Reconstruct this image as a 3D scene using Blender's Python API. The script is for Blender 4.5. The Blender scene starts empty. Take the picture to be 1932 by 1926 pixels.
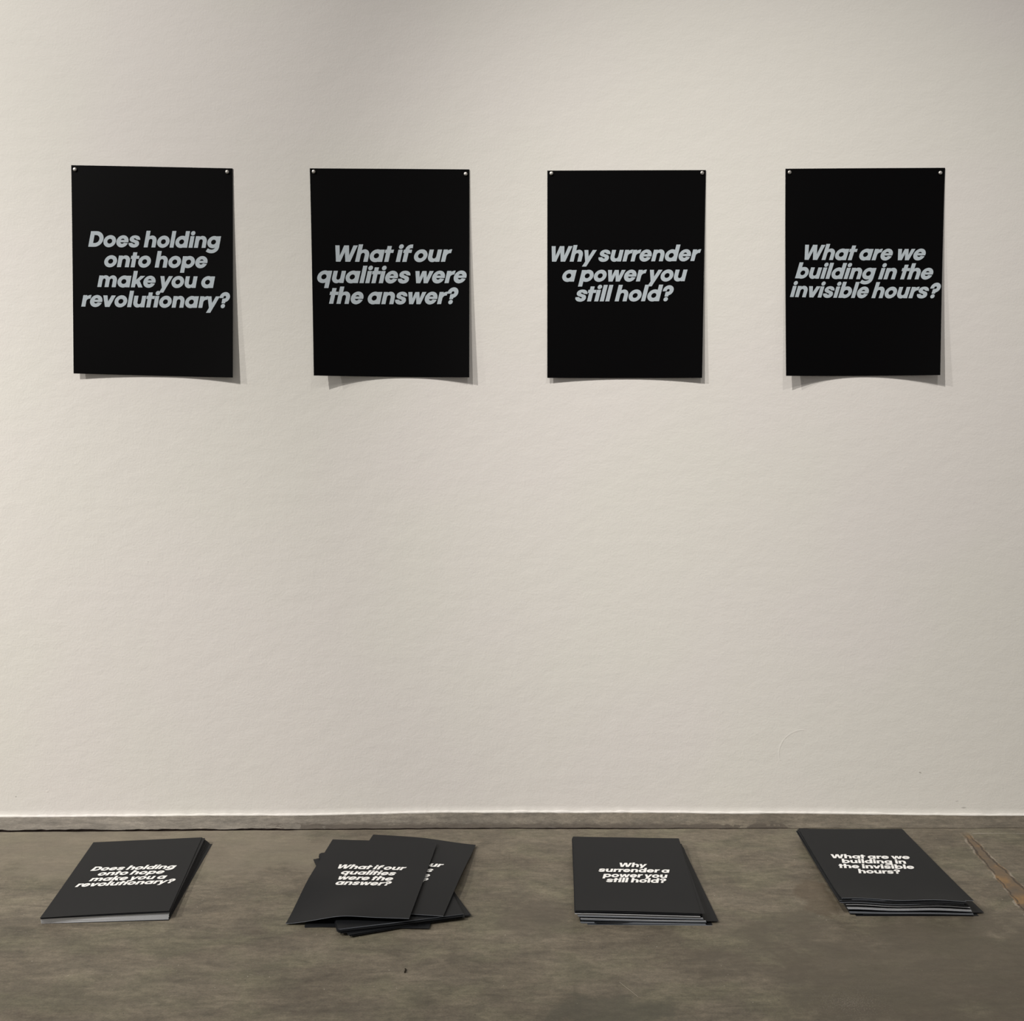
import bpy, bmesh, math, random
from mathutils import Vector, Matrix
from mathutils.geometry import delaunay_2d_cdt
from mathutils import noise as mnoise

random.seed(7)
S = bpy.context.scene
COL = S.collection
R = math.radians

# ------------------------------------------------------------------ camera
cam_d = bpy.data.cameras.new('camera')
cam = bpy.data.objects.new('camera', cam_d)
COL.objects.link(cam)
cam.location = (0.0, -2.896, 1.1155)
cam.rotation_euler = (R(90 - 4.685), 0, 0)
cam_d.sensor_fit = 'HORIZONTAL'
cam_d.sensor_width = 36.0
cam_d.lens = 36.0 * 1973.0 / 1932.0
cam_d.clip_start = 0.05
S.camera = cam

# ------------------------------------------------------------------ world, lamps, exposure
W = bpy.data.worlds.new('gallery_room_light')
S.world = W
W.use_nodes = True
bg = W.node_tree.nodes['Background']
bg.inputs['Color'].default_value = (1.0, 0.955, 0.915, 1)
bg.inputs['Strength'].default_value = 0.25


def spot(name, loc, aim, watts, angle, blend=1.0, radius=0.025, color=(1.0, 0.955, 0.895)):
    d = bpy.data.lights.new(name, 'SPOT')
    d.energy = watts
    d.spot_size = R(angle)
    d.spot_blend = blend
    d.shadow_soft_size = radius
    d.color = color
    o = bpy.data.objects.new(name, d)
    COL.objects.link(o)
    o.location = loc
    o.rotation_euler = (Vector(aim) - Vector(loc)).to_track_quat('-Z', 'Y').to_euler()
    return o


LZ, LY = 4.6, -2.79
spot('track_spot', (-7.38, LY, LZ), (-2.2, -.05, .2), 1850, 34)
spot('track_spot', (-3.87, LY, LZ), (-1.545, -.05, .897), 904, 61.5)
spot('track_spot', (-1.57, LY, LZ), (1.6, -.05, .56), 630, 42.5)
spot('track_spot', (.80, LY, LZ), (.8, -.05, .1), 125, 50.8)

S.view_settings.view_transform = 'Standard'
S.view_settings.look = 'None'
S.view_settings.exposure = 0.0
S.view_settings.gamma = 1.0
S.view_settings.use_curve_mapping = False


# ------------------------------------------------------------------ materials
class NT:
    def __init__(self, name):
        self.m = bpy.data.materials.new(name)
        self.m.use_nodes = True
        self.t = self.m.node_tree
        self.b = self.t.nodes['Principled BSDF']

    def n(self, typ, **kw):
        nd = self.t.nodes.new(typ)
        for k, v in kw.items():
            if k.startswith('i_'):
                key = k[2:]
                key = int(key) if key.isdigit() else key.replace('_', ' ')
                nd.inputs[key].default_value = v
            else:
                setattr(nd, k, v)
        return nd

    def l(self, a, b):
        self.t.links.new(a, b)

    def math(self, op, a, b=None, c=None):
        nd = self.t.nodes.new('ShaderNodeMath')
        nd.operation = op
        for i, v in enumerate((a, b, c)):
            if v is None:
                continue
            if isinstance(v, (int, float)):
                nd.inputs[i].default_value = v
            else:
                self.l(v, nd.inputs[i])
        return nd.outputs[0]

    def mix(self, f, a, b, blend='MIX'):
        nd = self.t.nodes.new('ShaderNodeMix')
        nd.data_type = 'RGBA'
        nd.blend_type = blend
        for s, v in ((nd.inputs[0], f), (nd.inputs[6], a), (nd.inputs[7], b)):
            if isinstance(v, (int, float)):
                s.default_value = v
            elif isinstance(v, tuple):
                s.default_value = (*v[:3], 1)
            else:
                self.l(v, s)
        return nd.outputs[2]

    def ramp(self, src, pts):
        nd = self.t.nodes.new('ShaderNodeValToRGB')
        e = nd.color_ramp.elements
        while len(e) < len(pts):
            e.new(0.5)
        for el, (p, c) in zip(e, pts):
            el.position = p
            el.color = (c, c, c, 1) if isinstance(c, (int, float)) else (*c, 1)
        self.l(src, nd.inputs[0])
        return nd.outputs[0]

    def noise(self, vec, scale, detail=4.0, rough=0.55, dist=0.0):
        nd = self.n('ShaderNodeTexNoise')
        nd.inputs['Scale'].default_value = scale
        nd.inputs['Detail'].default_value = detail
        nd.inputs['Roughness'].default_value = rough
        nd.inputs['Distortion'].default_value = dist
        self.l(vec, nd.inputs['Vector'])
        return nd.outputs['Fac'], nd.outputs['Color']

    def scaled(self, vec, s):
        nd = self.n('ShaderNodeMapping')
        nd.inputs['Scale'].default_value = s
        self.l(vec, nd.inputs['Vector'])
        return nd.outputs[0]


def simple(name, color, rough=0.5, spec=0.5, metal=0.0, bump=None):
    k = NT(name)
    k.b.inputs['Base Color'].default_value = (*color, 1)
    k.b.inputs['Roughness'].default_value = rough
    k.b.inputs['Specular IOR Level'].default_value = spec
    k.b.inputs['Metallic'].default_value = metal
    if bump:
        tc = k.n('ShaderNodeTexCoord').outputs['Object']
        f, _ = k.noise(tc, bump[0], 3)
        bp = k.n('ShaderNodeBump')
        bp.inputs['Strength'].default_value = bump[1]
        bp.inputs['Distance'].default_value = bump[2]
        k.l(f, bp.inputs['Height'])
        k.l(bp.outputs[0], k.b.inputs['Normal'])
    return k.m


def wall_material():
    k = NT('white_wall_paint')
    tc = k.n('ShaderNodeTexCoord').outputs['Object']
    f, _ = k.noise(tc, 1.3, 2, 0.5)
    tint = k.ramp(f, [(0.42, (0.80, 0.772, 0.742)), (0.56, (0.795, 0.778, 0.732))])
    # a few small scuffs and nicks in the paint
    sep = k.n('ShaderNodeSeparateXYZ')
    k.l(tc, sep.inputs[0])
    col = tint
    for (x, z, rx, rz, rot, a) in ((1.158, 0.132, .0048, .0018, -0.4, .75), (-1.41, 0.062, .003, .002, 0, .6),
                                   (-1.015, 0.735, .0012, .002, 0, .55), (0.405, 0.245, .002, .0012, .3, .35),
                                   (1.265, 0.049, .006, .002, .2, .35), (1.285, 0.03, .009, .0025, 0, .5)):
        dx = k.math('SUBTRACT', sep.outputs[0], x)
        dz = k.math('SUBTRACT', sep.outputs[2], z)
        c, s = math.cos(rot), math.sin(rot)
        u = k.math('DIVIDE', k.math('ADD', k.math('MULTIPLY', dx, c), k.math('MULTIPLY', dz, s)), rx)
        v = k.math('DIVIDE', k.math('SUBTRACT', k.math('MULTIPLY', dz, c), k.math('MULTIPLY', dx, s)), rz)
        r2 = k.math('ADD', k.math('MULTIPLY', u, u), k.math('MULTIPLY', v, v))
        mask = k.math('MULTIPLY', k.math('SUBTRACT', 1.0, k.math('MINIMUM', r2, 1.0)), a)
        col = k.mix(mask, col, (0.22, 0.20, 0.18))
    k.l(col, k.b.inputs['Base Color'])
    k.b.inputs['Roughness'].default_value = 0.75
    k.b.inputs['Specular IOR Level'].default_value = 0.25
    # roller texture: fine orange peel, broad trowel waves, sparse drips near the foot of the wall
    a, _ = k.noise(tc, 190, 3, 0.6)
    b, _ = k.noise(k.scaled(tc, (14, 14, 22)), 1.0, 3, 0.6)
    vor = k.n('ShaderNodeTexVoronoi')
    vor.inputs['Scale'].default_value = 9.0
    k.l(tc, vor.inputs['Vector'])
    blob = k.math('MULTIPLY', k.math('MAXIMUM', k.math('SUBTRACT', 0.045, vor.outputs['Distance']), 0.0), 9.0)
    low = k.math('MAXIMUM', k.math('SUBTRACT', 1.0, k.math('MULTIPLY', sep.outputs[2], 3.2)), 0.0)
    h = k.math('ADD', k.math('MULTIPLY', a, 0.35), k.math('MULTIPLY', b, 1.0))
    h = k.math('ADD', h, k.math('MULTIPLY', blob, low))
    # faint curved ridge in the paint, low on the right
    ax = k.math('SUBTRACT', sep.outputs[0], 0.826)
    az = k.math('SUBTRACT', sep.outputs[2], 0.186)
    rr = k.math('SQRT', k.math('ADD', k.math('MULTIPLY', ax, ax), k.math('MULTIPLY', az, az)))
    arc = k.math('MAXIMUM', k.math('SUBTRACT', 1.0, k.math('DIVIDE', k.math('ABSOLUTE', k.math('SUBTRACT', rr, 0.070)), 0.003)), 0.0)
    arc = k.math('MULTIPLY', arc, k.math('MULTIPLY', k.math('LESS_THAN', ax, 0.0), k.math('GREATER_THAN', az, -0.02)))
    h = k.math('ADD', h, k.math('MULTIPLY', arc, 0.22))
    bp = k.n('ShaderNodeBump')
    bp.inputs['Strength'].default_value = 0.34
    bp.inputs['Distance'].default_value = 0.0035
    k.l(h, bp.inputs['Height'])
    k.l(bp.outputs[0], k.b.inputs['Normal'])
    return k.m


def concrete_material(name, strip=False):
    k = NT(name)
    tc = k.n('ShaderNodeTexCoord').outputs['Object']
    sep = k.n('ShaderNodeSeparateXYZ')
    k.l(tc, sep.inputs[0])
    big, _ = k.noise(k.scaled(tc, (1.0, 1.5, 1.0)), 3.2, 5, 0.6, 0.4)
    mid, _ = k.noise(k.scaled(tc, (0.8, 1.2, 1.0)), 13, 6, 0.62, 0.6)
    fine, _ = k.noise(k.scaled(tc, (0.7, 1.0, 1.0)), 85, 5, 0.7)
    if strip:
        lite = k.ramp(big, [(0.3, (0.145, 0.130, 0.110)), (0.7, (0.190, 0.174, 0.150))])
        dark = k.ramp(big, [(0.3, (0.092, 0.078, 0.060)), (0.7, (0.140, 0.122, 0.095))])
        xr = k.n('ShaderNodeMapRange')
        xr.inputs[1].default_value = -0.9
        xr.inputs[2].default_value = 0.7
        k.l(k.math('ADD', sep.outputs[0], k.math('MULTIPLY', k.math('SUBTRACT', mid, 0.5), 1.2)), xr.inputs[0])
        base = k.mix(xr.outputs[0], lite, dark)
    else:
        base = k.ramp(big, [(0.28, (0.086, 0.072, 0.053)), (0.5, (0.124, 0.106, 0.079)), (0.72, (0.158, 0.137, 0.103))])
        ol, _ = k.noise(k.scaled(tc, (1.0, 1.4, 1.0)), 6.5, 4, 0.55, 0.3)
        base = k.mix(k.ramp(ol, [(0.45, 0.0), (0.62, 0.55)]), base, (0.115, 0.108, 0.072))
    m2 = k.ramp(mid, [(0.32, 0.76), (0.5, 1.0), (0.68, 1.24)])
    col = k.mix(1.0, base, m2, 'MULTIPLY')
    m3 = k.ramp(fine, [(0.32, 0.74), (0.5, 1.0), (0.7, 1.28)])
    col = k.mix(0.8, col, k.mix(1.0, col, m3, 'MULTIPLY'))
    grain, _ = k.noise(k.scaled(tc, (0.55, 0.9, 1.0)), 420, 3, 0.7)
    col = k.mix(1.0, col, k.ramp(grain, [(0.3, 0.80), (0.5, 1.0), (0.7, 1.22)]), 'MULTIPLY')
    streak, _ = k.noise(k.scaled(tc, (0.35, 1.6, 1.0)), 26, 6, 0.7, 0.8)
    col = k.mix(1.0, col, k.ramp(streak, [(0.34, 0.80), (0.5, 1.0), (0.68, 1.20)]), 'MULTIPLY')
    bump_h = k.math('ADD', k.math('MULTIPLY', mid, 0.5), k.math('MULTIPLY', fine, 0.35))
    # pale paint flecks and dark specks, denser where a noise says so
    for sc, thr, colr, pick, amt in ((70, 0.075, (0.42, 0.39, 0.33), 0.57, .7), (38, 0.05, (0.03, 0.026, 0.022), 0.56, .8)):
        v = k.n('ShaderNodeTexVoronoi')
        v.inputs['Scale'].default_value = sc
        k.l(tc, v.inputs['Vector'])
        d = k.math('LESS_THAN', v.outputs['Distance'], thr)
        pn, _ = k.noise(tc, 5.5 + sc * 0.03, 3)
        rnd = k.n('ShaderNodeSeparateColor')
        k.l(v.outputs['Color'], rnd.inputs[0])
        g = k.math('MULTIPLY', d, k.math('GREATER_THAN', k.math('ADD', pn, k.math('MULTIPLY', rnd.outputs[0], 0.18)), pick + 0.13))
        col = k.mix(k.math('MULTIPLY', g, amt), col, colr)

    def blob(x, y, rx, ry, colr, amt, colin, nscale=28, warp=0.6, bias=0.0):
        nn, _ = k.noise(tc, nscale, 4)
        dx = k.math('DIVIDE', k.math('SUBTRACT', sep.outputs[0], x), rx)
        dy = k.math('DIVIDE', k.math('SUBTRACT', sep.outputs[1], y), ry)
        r = k.math('SQRT', k.math('ADD', k.math('MULTIPLY', dx, dx), k.math('MULTIPLY', dy, dy)))
        r = k.math('ADD', r, k.math('MULTIPLY', k.math('SUBTRACT', nn, 0.5 - bias), warp * 2))
        ms = k.n('ShaderNodeMapRange', interpolation_type='SMOOTHSTEP')
        ms.inputs[1].default_value = 1.0
        ms.inputs[2].default_value = 0.55
        k.l(r, ms.inputs[0])
        return k.mix(k.math('MULTIPLY', ms.outputs[0], amt), colin, colr)
    if strip:
        # crumbled, dirty front edge of the strip in the middle of the wall
        yb = k.math('ADD', sep.outputs[1], k.math('MULTIPLY', k.math('SUBTRACT', fine, 0.5), 0.03))
        mr = k.n('ShaderNodeMapRange')
        mr.inputs[1].default_value = -0.036
        mr.inputs[2].default_value = -0.056
        k.l(yb, mr.inputs[0])
        xw = k.math('MULTIPLY', k.math('GREATER_THAN', k.math('ADD', sep.outputs[0], mid), -0.1), k.math('LESS_THAN', k.math('ADD', sep.outputs[0], mid), 1.2))
        col = k.mix(k.math('MULTIPLY', k.math('MULTIPLY', mr.outputs[0], xw), 0.75), col, (0.055, 0.044, 0.035))
    if not strip:
        # worn scrape with flecks near the front, dark stains, broader paler and darker areas
        col = blob(0.655, -0.955, 0.075, 0.05, (0.33, 0.30, 0.25), 0.75, col, 330, 4.0, .11)
        col = blob(0.72, -0.90, 0.11, 0.05, (0.27, 0.24, 0.20), 0.5, col, 300, 4.5, .16)
        col = blob(-1.05, -0.22, 0.95, 0.20, (0.205, 0.178, 0.135), 0.45, col, 9, .7)  # pale area by the wall: spot light on the floor painted into the colour
        col = blob(0.585, -0.80, 0.05, 0.07, (0.085, 0.070, 0.052), 0.5, col, 60, 1.9)
        col = blob(0.72, -0.50, 0.055, 0.13, (0.075, 0.055, 0.036), 0.6, col, 22, .8)  # darker brown patch along the left of the rightmost stack
        col = blob(0.05, -0.60, 0.10, 0.11, (0.085, 0.072, 0.055), 0.5, col, 24, .9)
        col = blob(0.19, -0.99, 0.16, 0.07, (0.062, 0.060, 0.045), 0.6, col, 18, .9)
        col = blob(1.0, -0.84, 0.70, 0.30, (0.078, 0.066, 0.049), 0.7, col, 7, 1.0)  # right front darker: worn concrete, plus light falloff painted into the colour
        # the broken seam on the right: two chipped edges with an ochre filler between them
        nn, nc = k.noise(tc, 26, 5, 0.65)
        n2, _ = k.noise(tc, 9, 4)
        wob = k.math('ADD', k.math('MULTIPLY', k.math('SUBTRACT', nn, 0.5), 0.020), k.math('MULTIPLY', k.math('SUBTRACT', n2, 0.5), 0.018))
        xw = k.math('ADD', sep.outputs[0], wob)
        y = sep.outputs[1]
        # left edge x = 1.232 + 0.098*(y+0.12), right edge x = 1.252 + 0.02*(y+0.2)
        le = k.math('ADD', 1.2265, k.math('MULTIPLY', k.math('ADD', y, 0.12), 0.118))
        re = k.math('ADD', 1.2475, k.math('MULTIPLY', k.math('ADD', y, 0.2), 0.03))
        dl = k.math('SUBTRACT', xw, le)
        dr = k.math('SUBTRACT', re, xw)
        near = k.n('ShaderNodeMapRange')
        near.inputs[1].default_value = -0.10
        near.inputs[2].default_value = -0.16
        k.l(y, near.inputs[0])
        inside = k.math('MULTIPLY', k.math('MULTIPLY', k.math('GREATER_THAN', dl, 0.0), k.math('GREATER_THAN', dr, 0.0)), near.outputs[0])
        och, _ = k.noise(tc, 11, 4, 0.6)
        patch = k.ramp(och, [(0.40, (0.095, 0.075, 0.055)), (0.52, (0.135, 0.092, 0.055)), (0.62, (0.23, 0.135, 0.055)), (0.75, (0.12, 0.075, 0.05))])
        col = k.mix(k.math('MULTIPLY', inside, 0.85), col, patch)
        for dd, wd in ((dl, 0.0045), (dr, 0.004)):
            ad = k.math('ABSOLUTE', dd)
            edge = k.math('MULTIPLY', k.math('LESS_THAN', ad, k.math('MULTIPLY', nn, wd * 1.2)), near.outputs[0])
            col = k.mix(k.math('MULTIPLY', k.math('MULTIPLY', edge, k.ramp(mid, [(0.44, 0.0), (0.56, 1.0)])), 0.55), col, (0.30, 0.27, 0.225))
            dk = k.math('MULTIPLY', k.math('LESS_THAN', k.math('ABSOLUTE', k.math('SUBTRACT', dd, 0.006)), k.math('MULTIPLY', n2, 0.0048)), near.outputs[0])
            col = k.mix(k.math('MULTIPLY', k.math('MULTIPLY', dk, k.ramp(mid, [(0.58, 1.0), (0.46, 0.2)])), 0.7), col, (0.035, 0.028, 0.022))
        bump_h = k.math('SUBTRACT', bump_h, k.math('MULTIPLY', inside, 0.9))
        # thin pale hairline running right from the head of the seam
        hy = k.math('ABSOLUTE', k.math('SUBTRACT', k.math('ADD', y, k.math('MULTIPLY', k.math('SUBTRACT', nn, 0.5), 0.012)), -0.112))
        hl = k.math('MULTIPLY', k.math('LESS_THAN', hy, 0.0025), k.math('GREATER_THAN', sep.outputs[0], 1.262))
        col = k.mix(k.math('MULTIPLY', k.math('MULTIPLY', hl, k.ramp(streak, [(0.46, 0.0), (0.56, 1.0)])), 0.45), col, (0.34, 0.31, 0.27))
    k.l(col, k.b.inputs['Base Color'])
    rg = k.ramp(mid, [(0.3, 0.55), (0.7, 0.75)])
    k.l(rg, k.b.inputs['Roughness'])
    k.b.inputs['Specular IOR Level'].default_value = 0.38
    bp = k.n('ShaderNodeBump')
    bp.inputs['Strength'].default_value = 0.35
    bp.inputs['Distance'].default_value = 0.004
    k.l(bump_h, bp.inputs['Height'])
    k.l(bp.outputs[0], k.b.inputs['Normal'])
    return k.m


M_WALL = wall_material()
M_FLOOR = concrete_material('brown_sealed_concrete')
M_STRIP = concrete_material('grey_concrete_edge', True)
M_GAP = simple('dirt_in_the_joint', (0.018, 0.012, 0.010), 0.95, 0.1)
M_POSTER = simple('black_poster_stock', (0.0018, 0.0017, 0.0020), 0.5, 0.055, bump=(900, 0.05, 0.0005))
M_SHEET = simple('black_card_stock', (0.0070, 0.0078, 0.0092), 0.56, 0.19, bump=(700, 0.06, 0.0005))
M_BACK = simple('paper_back_grey', (0.30, 0.31, 0.32), 0.6, 0.3)
M_EDGE_L = simple('pale_cut_paper_edge', (0.74, 0.76, 0.79), 0.7, 0.2)
M_EDGE_M = simple('grey_cut_paper_edge', (0.33, 0.36, 0.41), 0.7, 0.2)
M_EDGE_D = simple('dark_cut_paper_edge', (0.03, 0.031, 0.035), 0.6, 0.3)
M_INK_P = simple('pale_grey_blue_ink', (0.46, 0.52, 0.565), 0.6, 0.2)
M_INK_S = simple('white_ink', (0.80, 0.80, 0.79), 0.6, 0.2)
M_PIN = simple('brushed_steel', (0.55, 0.535, 0.51), 0.5, 0.5, 1.0)


# ------------------------------------------------------------------ object helpers
def link_mesh(name, bm, mats, parent=None, smooth=False, loc=(0, 0, 0), rotz=0.0):
    me = bpy.data.meshes.new(name)
    bm.normal_update()
    bm.to_mesh(me)
    bm.free()
    for m in (mats if isinstance(mats, (list, tuple)) else [mats]):
        me.materials.append(m)
    if smooth:
        for p in me.polygons:
            p.use_smooth = True
    o = bpy.data.objects.new(name, me)
    o.location = loc
    o.rotation_euler = (0, 0, rotz)
    COL.objects.link(o)
    if parent:
        o.parent = parent
    return o


def tag(o, label, cat, group=None):
    o['label'] = label
    o['category'] = cat
    if group:
        o['group'] = group
    return o


def struct(o, label=None):
    o['kind'] = 'structure'
    if label:
        o['label'] = label
    return o


def grid_surface(bm, fn, nu, nv, mat=0):
    vs = [[bm.verts.new(fn(i / nu, j / nv)) for i in range(nu + 1)] for j in range(nv + 1)]
    fs = []
    for j in range(nv):
        for i in range(nu):
            f = bm.faces.new((vs[j][i], vs[j][i + 1], vs[j + 1][i + 1], vs[j + 1][i]))
            f.material_index = mat
            fs.append(f)
    return vs, fs


def sheet_bmesh(top, bot, nu, nv):
    """A paper sheet: front surface, back surface and the four cut edges."""
    bm = bmesh.new()
    a, _ = grid_surface(bm, top, nu, nv, 0)
    b, fb = grid_surface(bm, bot, nu, nv, 1)
    ea = {(i, j): bm.verts.new(a[j][i].co) for j in range(nv + 1) for i in range(nu + 1) if i in (0, nu) or j in (0, nv)}
    eb = {k: bm.verts.new(b[k[1]][k[0]].co) for k in ea}
    for f in fb:
        f.normal_flip()
    loop = [(i, 0) for i in range(nu)] + [(nu, j) for j in range(nv)] + [(i, nv) for i in range(nu, 0, -1)] + [(0, j) for j in range(nv, 0, -1)]
    for k in range(len(loop)):
        i0, j0 = loop[k]
        i1, j1 = loop[(k + 1) % len(loop)]
        f = bm.faces.new((ea[i0, j0], eb[i0, j0], eb[i1, j1], ea[i1, j1]))
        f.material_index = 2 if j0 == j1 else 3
    return bm


# ------------------------------------------------------------------ lettering: a heavy geometric italic built from outlines
def ring(cx, cy, rx, ry, ix, iy, a0=0, a1=360, n=36, icx=None, icy=None, b0=None, b1=None):
    icx = cx if icx is None else icx
    icy = cy if icy is None else icy
    b0 = a0 if b0 is None else b0
    b1 = a1 if b1 is None else b1
    out = []
    for k in range(n):
        q = []
        for t in (k / n, (k + 1) / n):
            a = R(a0 + (a1 - a0) * t)
            b = R(b0 + (b1 - b0) * t)
            q.append(((cx + rx * math.cos(a), cy + ry * math.sin(a)), (icx + ix * math.cos(b), icy + iy * math.sin(b))))
        out.append([q[0][1], q[0][0], q[1][0], q[1][1]])
    return out


def rect(x0, x1, y0, y1):
    return [[(x0, y0), (x1, y0), (x1, y1), (x0, y1)]]


def disc(cx, cy, r, n=28):
    return [[(cx + r * math.cos(2 * math.pi * k / n), cy + r * math.sin(2 * math.pi * k / n)) for k in range(n)]]


def spline(pts, n=9):
    P = [Vector(p) for p in pts]
    P = [2 * P[0] - P[1]] + P + [2 * P[-1] - P[-2]]
    out = []
    for i in range(1, len(P) - 2):
        for k in range(n):
            t = k / n
            p0, p1, p2, p3 = P[i - 1], P[i], P[i + 1], P[i + 2]
            out.append(0.5 * ((2 * p1) + (p2 - p0) * t + (2 * p0 - 5 * p1 + 4 * p2 - p3) * t * t + (3 * p1 - p0 - 3 * p2 + p3) * t ** 3))
    out.append(P[-2])
    return out


def stroke(pts, w0, w1=None, n=9):
    w1 = w0 if w1 is None else w1
    c = spline(pts, n)
    L, Rr = [], []
    for i, p in enumerate(c):
        d = (c[min(i + 1, len(c) - 1)] - c[max(i - 1, 0)]).normalized()
        nrm = Vector((-d.y, d.x)) * 0.5 * (w0 + (w1 - w0) * i / (len(c) - 1))
        L.append(p + nrm)
        Rr.append(p - nrm)
    return [[tuple(L[i]), tuple(Rr[i]), tuple(Rr[i + 1]), tuple(L[i + 1])] for i in range(len(c) - 1)]


BOWL = lambda cx: ring(cx, .5, .535, .525, .212, .21)
ARCH = lambda dx, sc=1.0: ring(.58 + dx, .56, .43, .465, .16, .175, 0, 180, 18, icx=.505 + dx, icy=.56)


def arch_leg(dx):
    return ARCH(dx) + rect(.665 + dx, 1.01 + dx, 0, .56)


def m_arch(dx):
    return ring(.555 + dx, .56, .40, .465, .1325, .175, 0, 180, 18, icx=.4775 + dx, icy=.57) + rect(.61 + dx, .955 + dx, 0, .565)


def flip(pieces, w):
    return [[(w - x, 1 - y) for x, y in p] for p in pieces]


ST = .345
RND, STR = .02, .0625
GL = {}   # char: (left bearing, width, right bearing, pieces)
GL['o'] = (RND, 1.07, RND, BOWL(.535))
GL['a'] = (RND, 1.10, STR, BOWL(.535) + rect(.75, 1.10, 0, 1))
GL['d'] = (RND, 1.10, STR, BOWL(.535) + rect(.75, 1.10, 0, 1.43))
GL['q'] = (RND, 1.10, STR, BOWL(.535) + rect(.75, 1.10, -.43, 1))
GL['b'] = (STR, 1.10, RND, BOWL(.565) + rect(0, .35, 0, 1.43))
GL['p'] = (STR, 1.10, RND, BOWL(.565) + rect(0, .35, -.43, 1))
GL['g'] = (RND, 1.10, STR, BOWL(.535) + rect(.75, 1.10, .0, 1) + stroke([(.07, -.175), (.27, -.27), (.50, -.305), (.72, -.255), (.875, -.12), (.925, .03)], .29, .35))
GL['n'] = (STR, 1.01, STR - .01, rect(0, ST, 0, 1) + arch_leg(0))
GL['h'] = (STR, 1.01, STR - .01, rect(0, ST, 0, 1.43) + arch_leg(0))
GL['u'] = (STR - .01, 1.01, STR, flip(rect(0, ST, 0, 1) + arch_leg(0), 1.01))
GL['m'] = (STR, 1.565, STR - .01, rect(0, ST, 0, 1) + m_arch(0) + m_arch(.61))
GL['r'] = (STR, .66, -.02, rect(0, ST, 0, 1) + [[(.30, .40), (.345, .52), (.40, .62), (.50, .69), (.655, .71), (.69, 1.02), (.55, 1.015), (.43, .97), (.30, .88)]])
GL['i'] = (STR, .345, STR, rect(0, ST, 0, 1) + disc(.18, 1.25, .19))
GL['l'] = (STR, .345, STR, rect(0, ST, 0, 1.43))
GL['t'] = (.10, .345, .20, rect(0, ST, 0, 1.30) + rect(-.115, .58, .735, 1.0))
GL['f'] = (.12, .40, .10, rect(0, ST, 0, .95) + rect(-.09, .58, .735, 1.0) + stroke([(.1725, .80), (.1725, .95), (.22, 1.13), (.36, 1.25), (.585, 1.275)], .345, .30))
_H = [(.95, .635), (.93, .75), (.86, .87), (.72, .975), (.55, 1.02), (.40, 1.022), (.24, .985), (.11, .895), (.045, .775), (.045, .655), (.10, .55), (.21, .475), (.36, .42), (.49, .375), (.56, .33), (.555, .28), (.495, .262), (.42, .28), (.35, .33), (.27, .378)]
_A = [tuple(p) for p in spline(_H, 4)]
_B = [tuple(p) for p in spline([(.95 - x, 1 - y + (.035 if k > 9 else 0)) for k, (x, y) in enumerate(_H)], 4)]
GL['s'] = (RND, .95, RND, [_A + _B])
GL['e'] = (RND, 1.04, RND, ring(.52, .5, .52, .525, .19, .225, -8.8, 342.3, 40, icy=.515, b0=-25, b1=324.7) + rect(.30, .78, .42, .62))
GL['D'] = (STR, 1.19, RND, rect(0, .36, 0, 1.35) + rect(.2, .5, 0, .33) + rect(.2, .5, 1.02, 1.35) + ring(.50, .675, .69, .675, .34, .345, -90, 90, 24))
GL['k'] = (STR, 1.0, -.04, rect(0, ST, 0, 1.43) + [[(.30, .60), (.655, 1.0), (1.05, 1.0), (.62, .54), (.30, .22)]] + [[(.36, .55), (.62, .62), (1.0, 0.0), (.63, 0.0), (.38, .40)]])
GL['v'] = (-.03, 1.07, -.04, [[(0, 1), (.36, 1), (.50, .46), (.70, 0), (.32, 0)], [(.71, 1), (1.07, 1), (.70, 0), (.46, 0.0), (.50, .46)]])
GL['y'] = (-.02, 1.07, -.04, [[(0, 1), (.345, 1), (.50, .42), (.48, .05), (.31, .0)], [(.73, 1), (1.08, 1), (.50, -.43), (.13, -.43), (.31, .0), (.50, .42)]])
GL['w'] = (-.01, 1.51, -.03, [[(0, 1), (.345, 1), (.46, .46), (.625, 0), (.285, 0)], [(.58, 1), (.92, 1), (.75, .58), (.625, 0), (.40, 0), (.46, .46)],
                            [(.58, 1), (.92, 1), (1.06, .46), (1.235, 0), (.895, 0), (.75, .58)], [(1.17, 1), (1.51, 1), (1.235, 0), (1.0, 0), (1.06, .46)]])
GL['W'] = (.0, 1.81, .0, [[(0, 1.34), (.345, 1.34), (.54, .49), (.705, 0), (.345, 0)], [(.71, 1.34), (1.10, 1.34), (.89, .80), (.705, 0), (.48, 0), (.54, .49)],
                         [(.71, 1.34), (1.10, 1.34), (1.29, .51), (1.485, 0), (1.095, 0), (.89, .80)], [(1.457, 1.34), (1.81, 1.34), (1.485, 0), (1.23, 0), (1.29, .51)]])
GL['?'] = (.0, .93, .0, ring(.485, .93, .45, .445, .115, .12, 190, -92, 30, b0=212, b1=-92) + [[(.30, .40), (.61, .40), (.60, .62), (.485, .83), (.30, .79)]] + disc(.46, .165, .185))
SPACE = .33

_cache = {}


def glyph(ch):
    """Union of a letter's pieces as a clean triangulation."""
    if ch in _cache:
        return _cache[ch]
    verts, faces = [], []
    for p in GL[ch][3]:
        area = sum(p[i][0] * p[(i + 1) % len(p)][1] - p[(i + 1) % len(p)][0] * p[i][1] for i in range(len(p)))
        if area < 0:
            p = p[::-1]
        faces.append(list(range(len(verts), len(verts) + len(p))))
        verts += [Vector(q) for q in p]
    v, e, f, ov, oe, of = delaunay_2d_cdt(verts, [], faces, 0, 1e-4)
    keep = [tuple(t) for t, src in zip(f, of) if src]
    _cache[ch] = ([tuple(q) for q in v], keep)
    return _cache[ch]


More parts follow.
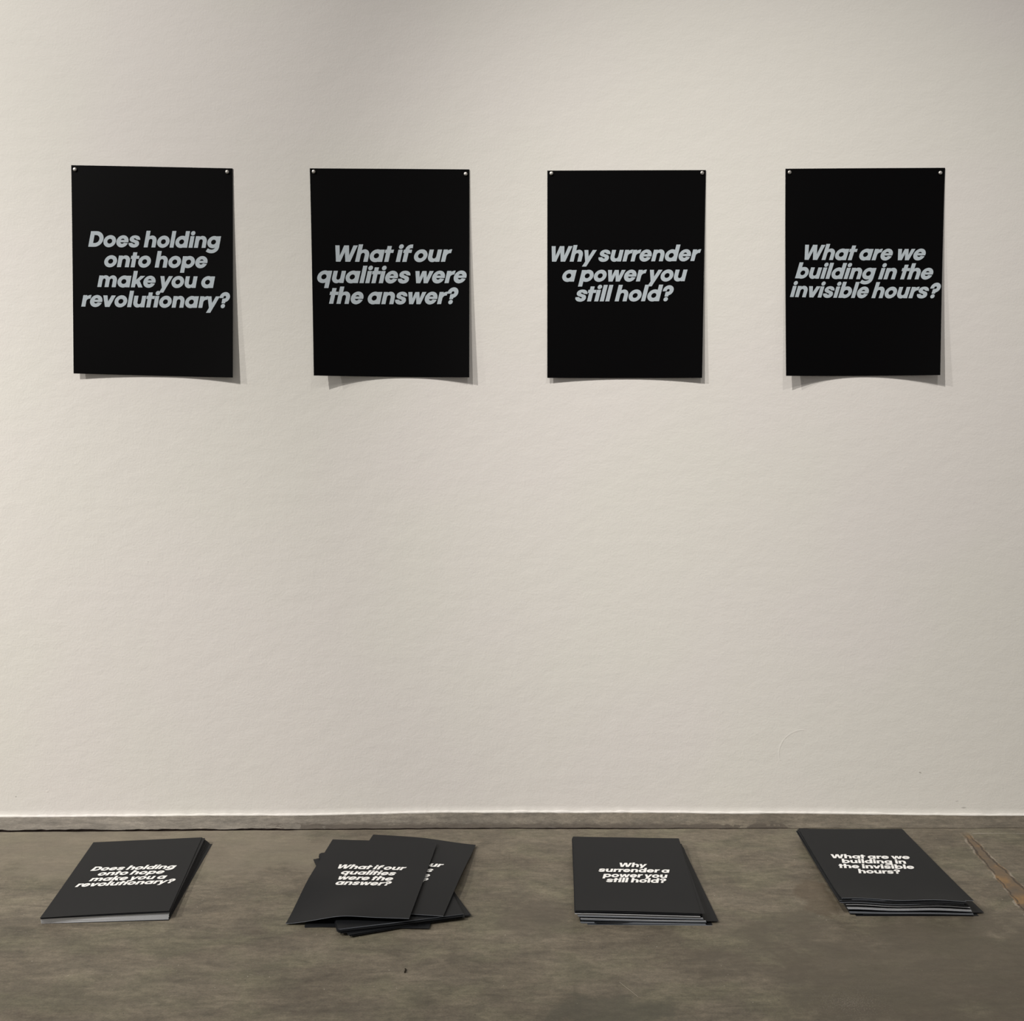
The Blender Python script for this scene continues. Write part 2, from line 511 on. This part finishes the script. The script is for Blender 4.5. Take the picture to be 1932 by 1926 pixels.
def line_polys(text, xl, yl, xr, yr, xh, shear):
    """Triangles of one line of text, its ink fitted from (xl,yl) to (xr,yr) on the baseline, x-height xh."""
    tris, x = [], 0.0
    pts = []
    for ch in text:
        if ch == ' ':
            x += SPACE
            continue
        l, w, r, _ = GL[ch]
        x += l
        v, f = glyph(ch)
        base = len(pts)
        pts += [(x + px + shear * py, py) for px, py in v]
        tris += [tuple(base + i for i in t) for t in f]
        x += w + r
    x0 = min(p[0] for p in pts)
    x1 = max(p[0] for p in pts)
    d = Vector((xr - xl, yr - yl))
    ln = d.length
    d.normalize()
    n = Vector((-d.y, d.x))
    sx = ln / (x1 - x0)
    o = Vector((xl, yl))
    return [tuple(o + d * ((px - x0) * sx) + n * (py * xh)) for px, py in pts], tris


def lettering(lines, xh, shear, place, mat, parent):
    """lines in the sheet's own metres (x right, y up); place(x, y) puts a point of ink on the paper."""
    bm = bmesh.new()
    for (t, xl, yl, xr, yr) in lines:
        pts, tris = line_polys(t, xl, yl, xr, yr, xh, shear)
        vs = [bm.verts.new(place(*p)) for p in pts]
        for t3 in tris:
            try:
                bm.faces.new([vs[i] for i in t3])
            except ValueError:
                pass
    bmesh.ops.delete(bm, geom=[v for v in bm.verts if not v.link_faces], context='VERTS')
    return link_mesh('lettering', bm, mat, parent)


# ------------------------------------------------------------------ the setting
def lerp_table(x, tab):
    if x <= tab[0][0]:
        return tab[0][1]
    for (a, va), (b, vb) in zip(tab, tab[1:]):
        if x <= b:
            t = (x - a) / (b - a)
            t = t * t * (3 - 2 * t)
            return va + (vb - va) * t
    return tab[-1][1]


XW = 2.7
ZW = [(-1.9, .001), (-1.4577, .0031), (-.7031, .0077), (-.1, .0165), (.353, .0165), (.6547, .0140), (1.4575, .0077), (1.9, .006)]
YC = [(-1.9, -.104), (-1.4084, -.1013), (-1.0459, -.0956), (-.683, -.0875), (-.097, -.0785), (.3438, -.0785), (.7857, -.0747), (1.6, -.072)]


def zfoot(x):
    return lerp_table(x, ZW) + 0.0012 * mnoise.noise(Vector((x * 7, 0.3, 0))) + 0.0006 * mnoise.noise(Vector((x * 31, 3.3, 0)))


def ycrack(x):
    return lerp_table(x, YC) + 0.0030 * mnoise.noise(Vector((x * 9, 1.7, 0))) + 0.0018 * mnoise.noise(Vector((x * 33, 5.1, 0)))


def gap(x):
    g = lerp_table(x, [(-1.6, .0135), (-.72, .0120), (-.55, .0065), (0.2, .0065), (0.6, .003), (1.0, .0012), (1.8, .0012)])
    return max(.0008, g * (1 + .6 * mnoise.noise(Vector((x * 12, 8.8, 0))) + .35 * mnoise.noise(Vector((x * 45, 2.8, 0)))))


# wall: flat, with a thick lip of paint along its foot
bm = bmesh.new()
NX = 1200
rows = [(3.4, 0, 0), (0.10, 0, 0), (0.020, 0, 0), (0.0060, .0002, 1), (0.0044, .0010, 1), (0.0028, .0024, 1), (0.0012, .0030, 1), (-0.0006, .0024, 1), (-0.014, .0020, 1)]
prev = None
for (h, outw, lip) in rows:
    cur = []
    for i in range(NX + 1):
        x = -XW + 2 * XW * i / NX
        jag = 1 + .55 * mnoise.noise(Vector((x * 18, 1.1, 0))) + .35 * mnoise.noise(Vector((x * 60, 4.4, 0))) if lip else 1
        z = h if h > 1 else zfoot(x) + h * (jag if lip and h > 0.002 else 1)
        if h == 0.10:
            z = 0.10
        if h == 0.020:
            z = zfoot(x) + .020
        cur.append(bm.verts.new((x, -outw * max(.25, jag), z)))
    if prev:
        for i in range(NX):
            bm.faces.new((prev[i], cur[i], cur[i + 1], prev[i + 1]))
    prev = cur
top = [bm.verts.new((x, .15, z)) for x, z in ((-XW, 3.4), (XW, 3.4), (XW, -.02), (-XW, -.02))]
bm.faces.new((top[0], top[1], top[2], top[3]))
wall = struct(link_mesh('wall_back', bm, M_WALL, smooth=True), 'white painted gallery wall behind the posters')

# concrete edge strip between wall and slab
bm = bmesh.new()
cols = []
for i in range(NX + 1):
    x = -XW + 2 * XW * i / NX
    yc = ycrack(x) + gap(x)
    zt = zfoot(x)
    rough = lerp_table(x, [(-.8, 0), (-.2, 1), (.6, 1), (1.2, .3), (1.5, .5)])
    c = []
    for t in (-.04, .06, .2, .4, .6, .78, .9, .96, 1.0):
        y = yc * t if t > 0 else -.001
        z = .0005 + (zt - .0005) * (1 - min(1, max(t, 0) / .9)) ** 2.2
        if .7 < t < 1:
            z += rough * .0035 * mnoise.noise(Vector((x * 22, t * 9, 0)))
        if t == 1.0:
            z -= .0012
        c.append(bm.verts.new((x, y, z)))
    c.append(bm.verts.new((x, yc + .001, -.016)))
    cols.append(c)
for a, b in zip(cols, cols[1:]):
    for j in range(len(a) - 1):
        bm.faces.new((a[j], a[j + 1], b[j + 1], b[j])).material_index = 1 if j >= len(a) - 2 else 0
struct(link_mesh('trim_1', bm, [M_STRIP, M_GAP], smooth=False), 'grey concrete edge strip along the foot of the wall')

# dirt filled joint under the crack
bm = bmesh.new()
a = [bm.verts.new(p) for p in ((-XW, -.02, -.015), (-XW, -.16, -.015), (XW, -.16, -.015), (XW, -.02, -.015))]
bm.faces.new(a)
struct(link_mesh('trim_2', bm, M_GAP), 'dark dirt in the joint between slab and edge strip')

# floor slab
bm = bmesh.new()
cols = []
for i in range(NX + 1):
    x = -XW + 2 * XW * i / NX
    y0 = ycrack(x)
    c = [bm.verts.new((x, y0 - .0004, -.016)), bm.verts.new((x, y0, -.0012)), bm.verts.new((x, y0 - .0035, 0))]
    for y in (-.2, -.6, -1.1, -2.2, -5.4):
        c.append(bm.verts.new((x, y, 0)))
    cols.append(c)
for a, b in zip(cols, cols[1:]):
    for j in range(len(a) - 1):
        bm.faces.new((a[j], a[j + 1], b[j + 1], b[j])).material_index = 1 if j == 0 else 0
struct(link_mesh('floor', bm, [M_FLOOR, M_GAP]), 'brown mottled concrete floor')

# ------------------------------------------------------------------ posters on the wall
POSTERS = [
    dict(c=[(-1.1918, 1.815), (-.7555, 1.8065), (-.7638, 1.2442), (-1.2, 1.2554)], e=(.0125, .0145), um=.58, emin=.0030, pw=1.45, shear=.205, xh=.0553, sag=(.0, .0),
         lines=[('Does holding', 0.0989, 0.3888, 0.9278, 0.3805), ('onto hope', 0.1971, 0.4837, 0.8416, 0.4773), ('make you a', 0.1518, 0.5806, 0.8892, 0.5723), ('revolutionary?', 0.0514, 0.677, 0.9833, 0.6669)],
         label='black poster reading Does holding onto hope make you a revolutionary, pinned to white wall'),
    dict(c=[(-.5469, 1.8066), (-.1152, 1.8038), (-.1168, 1.2445), (-.5394, 1.2489)], e=(.030, .017), um=.60, emin=.0025, pw=1.45, shear=.245, xh=.0585, sag=(.0, .0),
         lines=[('What if our', 0.1508, 0.4481, 0.8922, 0.443), ('qualities were', 0.0324, 0.5514, 0.9829, 0.5451), ('the answer?', 0.1032, 0.6519, 0.9309, 0.6464)],
         label='black poster reading What if our qualities were the answer, pinned to white wall'),
    dict(c=[(.0956, 1.8006), (.5244, 1.802), (.5205, 1.2434), (.0966, 1.2434)], e=(.012, .013), um=.52, emin=.0030, pw=1.45, shear=.24, xh=.0556, sag=(.0, .0),
         lines=[('Why surrender', 0.028, 0.438, 0.9805, 0.4363), ('a power you', 0.0958, 0.5342, 0.8955, 0.5329), ('still hold?', 0.1796, 0.6297, 0.8097, 0.6287)],
         label='black poster reading Why surrender a power you still hold, pinned to white wall'),
    dict(c=[(.7396, 1.8056), (1.1712, 1.808), (1.1673, 1.2504), (.7454, 1.2481)], e=(.031, .025), um=.52, emin=.0030, pw=1.45, shear=.285, xh=.0541, sag=(.0, .0),
         lines=[('What are we', 0.1239, 0.4391, 0.8938, 0.4437), ('building in the', 0.0621, 0.5286, 0.9437, 0.5367), ('invisible hours?', 0.0288, 0.6191, 0.9921, 0.6282)],
         label='black poster reading What are we building in the invisible hours, pinned to white wall'),
]
PW, PH = .4318, .5588
WHICH = ['Does holding onto hope', 'What if our qualities', 'Why surrender a power', 'What are we building']
PINS = [((-1.1817, 1.8033), (-.7698, 1.797)), ((-.5358, 1.7977), (-.1251, 1.7914)), ((.1067, 1.7928), (.5137, 1.7942)), ((.75, 1.7956), (1.1584, 1.7942))]


def pin_bmesh():
    bm = bmesh.new()
    prof = [(.0000, -.0062), (.0034, -.0060), (.0046, -.0052), (.0052, -.0038), (.0050, -.0030), (.0032, -.0026), (.0014, -.0024), (.0012, 0.0)]
    n = 20
    rings = []
    for r, y in prof:
        if r == 0:
            rings.append([bm.verts.new((0, y, 0))])
        else:
            rings.append([bm.verts.new((r * math.cos(2 * math.pi * k / n), y, r * math.sin(2 * math.pi * k / n))) for k in range(n)])
    for a, b in zip(rings, rings[1:]):
        for k in range(n):
            if len(a) == 1:
                bm.faces.new((a[0], b[k], b[(k + 1) % n]))
            else:
                bm.faces.new((a[k], b[k], b[(k + 1) % n], a[(k + 1) % n]))
    return bm


pin_proto = None
for pi, P in enumerate(POSTERS):
    (TLx, TLz), (TRx, TRz), (BRx, BRz), (BLx, BLz) = P['c']
    org = Vector(((TLx + TRx) / 2, 0, (TLz + TRz) / 2))

    def off(u, v, P=P):
        um, e0 = P['um'], P['emin']
        if u < um:
            e = e0 + (P['e'][0] - e0) * ((um - u) / um) ** 2
        else:
            e = e0 + (P['e'][1] - e0) * ((u - um) / (1 - um)) ** 2
        g = v ** P['pw']
        # slack between the two pins along the top edge
        return .0016 + (e - .0016) * g + .0008 * math.sin(math.pi * u) * (1 - v) ** 6

    def surf(u, v, d=0.0, P=P, org=org):
        # vertical edges run straight for the first centimetres under the pins, then lean with the curl
        k = max(0.0, (v - .06) / .94) if v < .35 else None
        k = v
        x = (TLx * (1 - u) + TRx * u) * (1 - k) + (BLx * (1 - u) + BRx * u) * k
        z = (TLz * (1 - u) + TRz * u) * (1 - v) + (BLz * (1 - u) + BRz * u) * v
        return Vector((x - org.x, -(off(u, v) + d), z - org.z))

    bmp = sheet_bmesh(lambda u, v: surf(u, v, .0004), lambda u, v: surf(u, v, 0), 24, 20)
    po = link_mesh('poster', bmp, [M_POSTER, M_BACK, M_EDGE_D, M_EDGE_D], smooth=False, loc=org)
    for f in po.data.polygons:
        f.use_smooth = f.material_index < 2
    tag(po, P['label'], 'poster', 'black posters pinned along the wall')
    ls = [(t, a * PW, -(b - .0022) * PH, c * PW, -(d - .0022) * PH) for t, a, b, c, d in P['lines']]
    lettering(ls, P['xh'] * PH, P['shear'], lambda x, y: surf(x / PW, -y / PH, .0010), M_INK_P, po)
    for side, (px, pz) in zip(('left', 'right'), PINS[pi]):
        if pin_proto is None:
            pin_proto = link_mesh('push_pin', pin_bmesh(), M_PIN, smooth=True)
            pn = pin_proto
        else:
            pn = pin_proto.copy()
            COL.objects.link(pn)
        pn.location = (px, -.0005, pz)
        pn.rotation_euler = (R(random.uniform(-7, 7)), random.uniform(0, 6), R(random.uniform(-7, 7)))
        tag(pn, 'silver pin at top %s corner of the poster reading %s' % (side, WHICH[pi]), 'pin', 'silver pins holding the posters')

# ------------------------------------------------------------------ stacks of printed sheets on the floor
SW, SL, TH = .2794, .4318, .00058


class Stack:
    """Sheets laid one on another; heights are worked out in the stack's own frame so no sheet cuts another."""

    def __init__(self, cx, cy, rot):
        self.cx, self.cy, self.rot = cx, cy, rot
        self.layers = []          # lift functions accumulated from the floor

    def height(self, wx, wy, upto):
        dx, dy = wx - self.cx, wy - self.cy
        c, s = math.cos(self.rot), math.sin(self.rot)
        u, v = (dx * c + dy * s) / SW + .5, .5 - (-dx * s + dy * c) / SL
        return sum(f(u, v) for f in self.layers[:upto])

    def sheet(self, label, group, x, y, rot, edge, lift, lines=None, xh=.0180, zfun=None, nu=12, nv=14):
        self.layers.append(lift)
        k = len(self.layers)
        c, s = math.cos(rot), math.sin(rot)

        def z(lx, ly):
            wx, wy = x + lx * c - ly * s, y + lx * s + ly * c
            if zfun:
                return zfun(lx, ly, wx, wy)
            return self.height(wx, wy, k)

        zb = z(0, 0)

        def pt(lx, ly, d):
            return Vector((lx, ly, z(lx, ly) + d - zb))
        f_top = lambda u, v: pt((u - .5) * SW, (.5 - v) * SL, 0)
        f_bot = lambda u, v: pt((u - .5) * SW, (.5 - v) * SL, -TH)
        o = link_mesh('printed_sheet', sheet_bmesh(f_top, f_bot, nu, nv), [M_SHEET, M_SHEET, edge, M_EDGE_D], loc=(x, y, zb), rotz=rot)  # long side edges dark on every sheet: their shade is put into the colour
        for f in o.data.polygons:
            f.use_smooth = f.material_index < 2
        tag(o, label, 'sheet', group)
        if lines:
            lettering(lines, xh, .215, lambda a, b: pt(a, b, .0004), M_INK_S, o)
        return o


flat = lambda t: (lambda u, v: t)


def front_gap(t, amp, ph=0.0, waves=1.0, pw=7):
    """A layer that rides up a little along the near edge, in a slow wave, leaving a shadow gap under it."""
    return lambda u, v: t + amp * max(0.0, min(1.1, v)) ** pw * (.55 + .45 * math.sin(waves * math.pi * u + ph))


rj = random.Random(11)
LD, LM, LL = M_EDGE_D, M_EDGE_M, M_EDGE_L

# leftmost stack, under the first poster
G = 'printed sheets in the leftmost floor stack'
X, Y, A = -.9419, -.4075, .1203
st = Stack(X, Y, A)
B = 'black sheet inside the leftmost floor stack, its cut edge showing under the top sheet'
n = 24
for k in range(n):
    t = k / (n - 1)
    fan = (1 - t) * .050            # lower sheets swing out to the right at their far end
    a = A - fan
    x = X + (1 - t) * .0105 + rj.uniform(-.0006, .0006)
    y = Y - .0015 * (1 - t) + rj.uniform(-.00015, .00015)
    lift = flat(.00064)
    lines = None
    if k == 0:
        lab, edge, lift = 'bottom black sheet of the leftmost floor stack, dark edge on the concrete', LD, flat(.0008)
        a, x, y = A - .062, X + .0150, Y - .003
    elif k < 20:
        lab, edge = B, LL
    elif k < n - 1:
        lab, edge = 'dark edged black sheet just under the top of the leftmost floor stack', LD
        y += -.0022
        lift = front_gap(.0007, .0012 if k == 20 else .0002, .2, .8)
        if k == 21:
            a -= .012
            x += .004
    else:
        lab, edge = 'top black sheet of the leftmost floor stack reading Does holding onto hope', LD
        a, x, y = A, X, Y - .003
        lift = front_gap(.0009, .0012, 0, 1)
        lines = [('Does holding', -0.0983, 0.0309, 0.1075, 0.0204), ('onto hope', -0.0739, 0.0002, 0.0846, -0.007), ('make you a', -0.0853, -0.0304, 0.0965, -0.0374), ('revolutionary?', -0.1093, -0.0592, 0.121, -0.0648)]
    st.sheet(lab, G, x, y, a, edge, lift, lines)

# second stack, loose and fanned out, under the second poster
G = 'printed sheets in the fanned floor stack'
st = Stack(-.305, -.437, .2)
for k in range(4):
    st.sheet('black sheet lowest in the fanned floor stack, near corner peeking out at left', G,
             -.332 + k * .006, -.430 - k * .0035, .05 - .03 * k, LD, front_gap(.00072, .0003, k, 1.5))
for k in range(13):
    a = .275 + (.075 if k < 3 else 0) + rj.uniform(-.012, .012)
    x, y = -.302 + rj.uniform(-.004, .004), -.446 + rj.uniform(-.003, .003)
    lab = 'black sheet in the turned lower part of the fanned floor stack, corner nearest the camera'
    st.sheet(lab, G, x, y, a, LD if k < 11 else LM, front_gap(.00070, .0002, k * .7, 1.2))
TXT = [('What if our', -0.0833, 0.0369, 0.0868, 0.0387), ('qualities', -0.0681, 0.0049, 0.0669, 0.0067), ('were the', -0.0677, -0.0248, 0.0654, -0.024), ('answer?', -0.0678, -0.052, 0.066, -0.0522)]


def smooth(a, b, t):
    t = max(0.0, min(1.0, (t - a) / (b - a)))
    return t * t * (3 - 2 * t)


def z_second(lx, ly, wx, wy):
    d = lx / SW + ly / SL
    return .0175 - .0115 * smooth(.40, 1.02, d) - .0035 * smooth(.5, .95, -d) + .0012 * smooth(.1, .5, ly / SL) * smooth(.1, -.3, lx / SW)


def z_top(lx, ly, wx, wy):
    u, v = lx / SW + .5, .5 - ly / SL
    z = .0225 + .003 * smooth(.3, 1, v) * smooth(.2, .9, u)
    z -= .0195 * smooth(.50, 1.0, v) * smooth(.55, -.06, u) ** 1.25
    z += .003 * smooth(.7, 1.0, v) * math.exp(-((u - .48) / .18) ** 2)
    return z


st.sheet('black sheet fanned out to the right in the second floor stack, letters ur showing', G, -.2635, -.4000, -.135, LM, flat(.0008), TXT, zfun=z_second, nu=18, nv=20)
st.sheet('top black sheet of the fanned floor stack reading What if our qualities were the answer', G, -.3512, -.4351, -.074, LM, flat(.0008), TXT, zfun=z_top, nu=22, nv=22)

# third stack, under the third poster
G = 'printed sheets in the third floor stack from the left'
X, Y, A = .2917, -.4211, -.0445
st = Stack(X, Y, A)
B = 'black sheet inside the third floor stack from the left, cut edge in layered front'
n = 36
for k in range(n):
    t = k / (n - 1)
    x, y, a = X + .010 * (1 - t) + rj.uniform(-.0007, .0007), Y + rj.uniform(-.0006, .0006), A + .012 * (1 - t)
    lift, lines, edge, lab = flat(.00072), None, LD, B
    if k == 0:
        lab, a, x, y, edge = 'bottom black sheet of the third floor stack from the left, near corner slipped out left', A + .03, X + .020, Y - .0035, LM
    elif k in (1, 2, 3, 4, 5):
        edge = LM
    elif k == 6:
        lab = 'black sheet twisted out at the right of the third floor stack from the left'
        a, x, y, edge = A + .075, X + .026, Y + .002, LD
    elif k in (7, 8, 15, 16, 17, 24, 25, 29, 30, 31):
        y += .006
    elif k in (9, 10, 11, 12, 13, 14):
        edge = LM if k < 13 else LL
        x += .003
        if k == 9:
            lift = front_gap(.00072, .0016, 2.2, 1.2)
    elif 18 <= k <= 23:
        edge = LM if k < 22 else LL
        if k == 18:
            lift = front_gap(.00072, .0014, .4, 1.0)
    elif k in (26, 27, 28):
        edge, y = LL, y - .0015
        x -= .004
        if k == 26:
            lift = front_gap(.00072, .0012, 0, 1)
    if k >= 32:
        x, a = X - .001 + rj.uniform(-.001, .001), A + rj.uniform(-.004, .004)
        lab = 'dark edged black sheet just under the top of the third floor stack from the left'
        if k == 33:
            a, x = A + .030, X + .0045
    if k == n - 1:
        lab = 'top black sheet of the third floor stack from the left reading Why surrender a power'
        x, y, a = X, Y, A
        lift = front_gap(.0008, .0015, 0, 1)
        lines = [('Why', -0.0252, 0.0289, 0.0425, 0.0302), ('surrender a', -0.0799, -0.0015, 0.0949, 0.0000), ('power you', -0.0723, -0.0318, 0.0869, -0.0293), ('still hold?', -0.0638, -0.0593, 0.081, -0.0578)]
    st.sheet(lab, G, x, y, a, edge, lift, lines)

# rightmost stack, the tallest, under the fourth poster
G = 'printed sheets in the rightmost floor stack'
X, Y, A = .9014, -.3800, -.0431
st = Stack(X, Y, A)
B = 'black sheet inside the tall rightmost floor stack, cut edge in layered front'
n = 44
for k in range(n):
    t = k / (n - 1)
    x, y, a = X + .012 * (1 - t) + .004 + rj.uniform(-.0008, .0008), Y + rj.uniform(-.0007, .0007), A + .02 * (1 - t)
    lift, lines, edge, lab = flat(.00072), None, LD, B
    if k == 0:
        lab, a, x, y = 'bottom black sheet of the tall rightmost floor stack on the concrete', A + .045, X + .022, Y - .001
    elif k in (1, 2, 3):
        y += .003
    elif k == 4:
        lab, a, x, y = 'black sheet low in the tall rightmost floor stack, near right corner sticking out', A + .085, X + .030, Y + .004
    elif k in (5, 6, 7, 8, 9, 10):
        edge, y = LM, y - .001
        if k == 5:
            lift = front_gap(.00072, .0010, 1.0, 3)
    elif k in (11, 12, 13, 14):
        y += .007
    elif 15 <= k <= 22:
        edge = LM if k in (15, 16, 20) else LL
        if k == 15:
            lift = front_gap(.00072, .0018, .5, 3)
    elif 23 <= k <= 25:
        y += .006
    elif 26 <= k <= 29:
        edge = LL if k > 27 else LM
        if k == 26:
            lift = front_gap(.00072, .0016, 0, 3)
    elif 30 <= k <= 32:
        y += .004
    elif k >= 33:
        lab = 'black sheet near the top of the tall rightmost floor stack, bowed along its front edge'
        x, y = X + rj.uniform(-.006, .003), Y - .001 + rj.uniform(-.003, .002)
        a = A + rj.uniform(-.012, .02)
        edge = LM if k % 3 == 0 else LD
        lift = front_gap(.00074, .0004, k, 2)
    if k == n - 2:
        lab = 'black sheet directly under the top sheet of the rightmost floor stack, right corner showing'
        x, y, a = X + .011, Y + .004, A + .052
        edge = LM
    if k == n - 1:
        lab = 'top black sheet of the rightmost floor stack reading What are we building'
        x, y, a, edge = X, Y, A, LM
        lift = front_gap(.0009, .0022, .3, 1.4)
        lines = [('What are we', -0.0971, 0.0225, 0.0961, 0.0255), ('building in', -0.0818, -0.0054, 0.0773, -0.0036), ('the invisible', -0.096, -0.0360, 0.0872, -0.0338), ('hours?', -0.058, -0.0648, 0.0463, -0.0632)]
    st.sheet(lab, G, x, y, a, edge, lift, lines)

# ------------------------------------------------------------------ bits lying on the floor
def strand(name, pts, r, mat, label, cat):
    bm = bmesh.new()
    o0 = Vector(pts[0])
    c = spline([(p[0], p[1]) for p in pts], 5)
    prev = None
    for i, p in enumerate(c):
        d = (c[min(i + 1, len(c) - 1)] - c[max(i - 1, 0)]).normalized()
        sd = Vector((-d.y, d.x, 0))
        ring_ = [bm.verts.new(Vector((p.x, p.y, r)) - Vector((o0.x, o0.y, 0)) + sd * (r * math.cos(a)) + Vector((0, 0, r * math.sin(a)))) for a in [k * math.pi / 3 for k in range(6)]]
        if prev:
            for k in range(6):
                bm.faces.new((prev[k], prev[(k + 1) % 6], ring_[(k + 1) % 6], ring_[k]))
        else:
            bm.faces.new(ring_)
        prev = ring_
    bm.faces.new(prev[::-1])
    return tag(link_mesh(name, bm, mat, smooth=True, loc=(o0.x, o0.y, 0)), label, cat)


M_THREAD = simple('pale_thread', (0.30, 0.27, 0.22), 0.8, 0.2)
M_CRUMB = simple('dark_crumb', (0.020, 0.015, 0.009), 0.8, 0.2)
strand('thread', [(.216, -.8807), (.2258, -.8985), (.2362, -.916), (.2467, -.9353)], .0004, M_THREAD,
       'thin pale thread lying on the bare floor in front of the third stack', 'thread')
strand('dirt_crumb', [(-.2195, -.8310), (-.2180, -.8345), (-.2187, -.8395), (-.2186, -.8450)], .0016, M_CRUMB,
       'small dark crumb on the bare floor in front of the fanned stack', 'dirt')
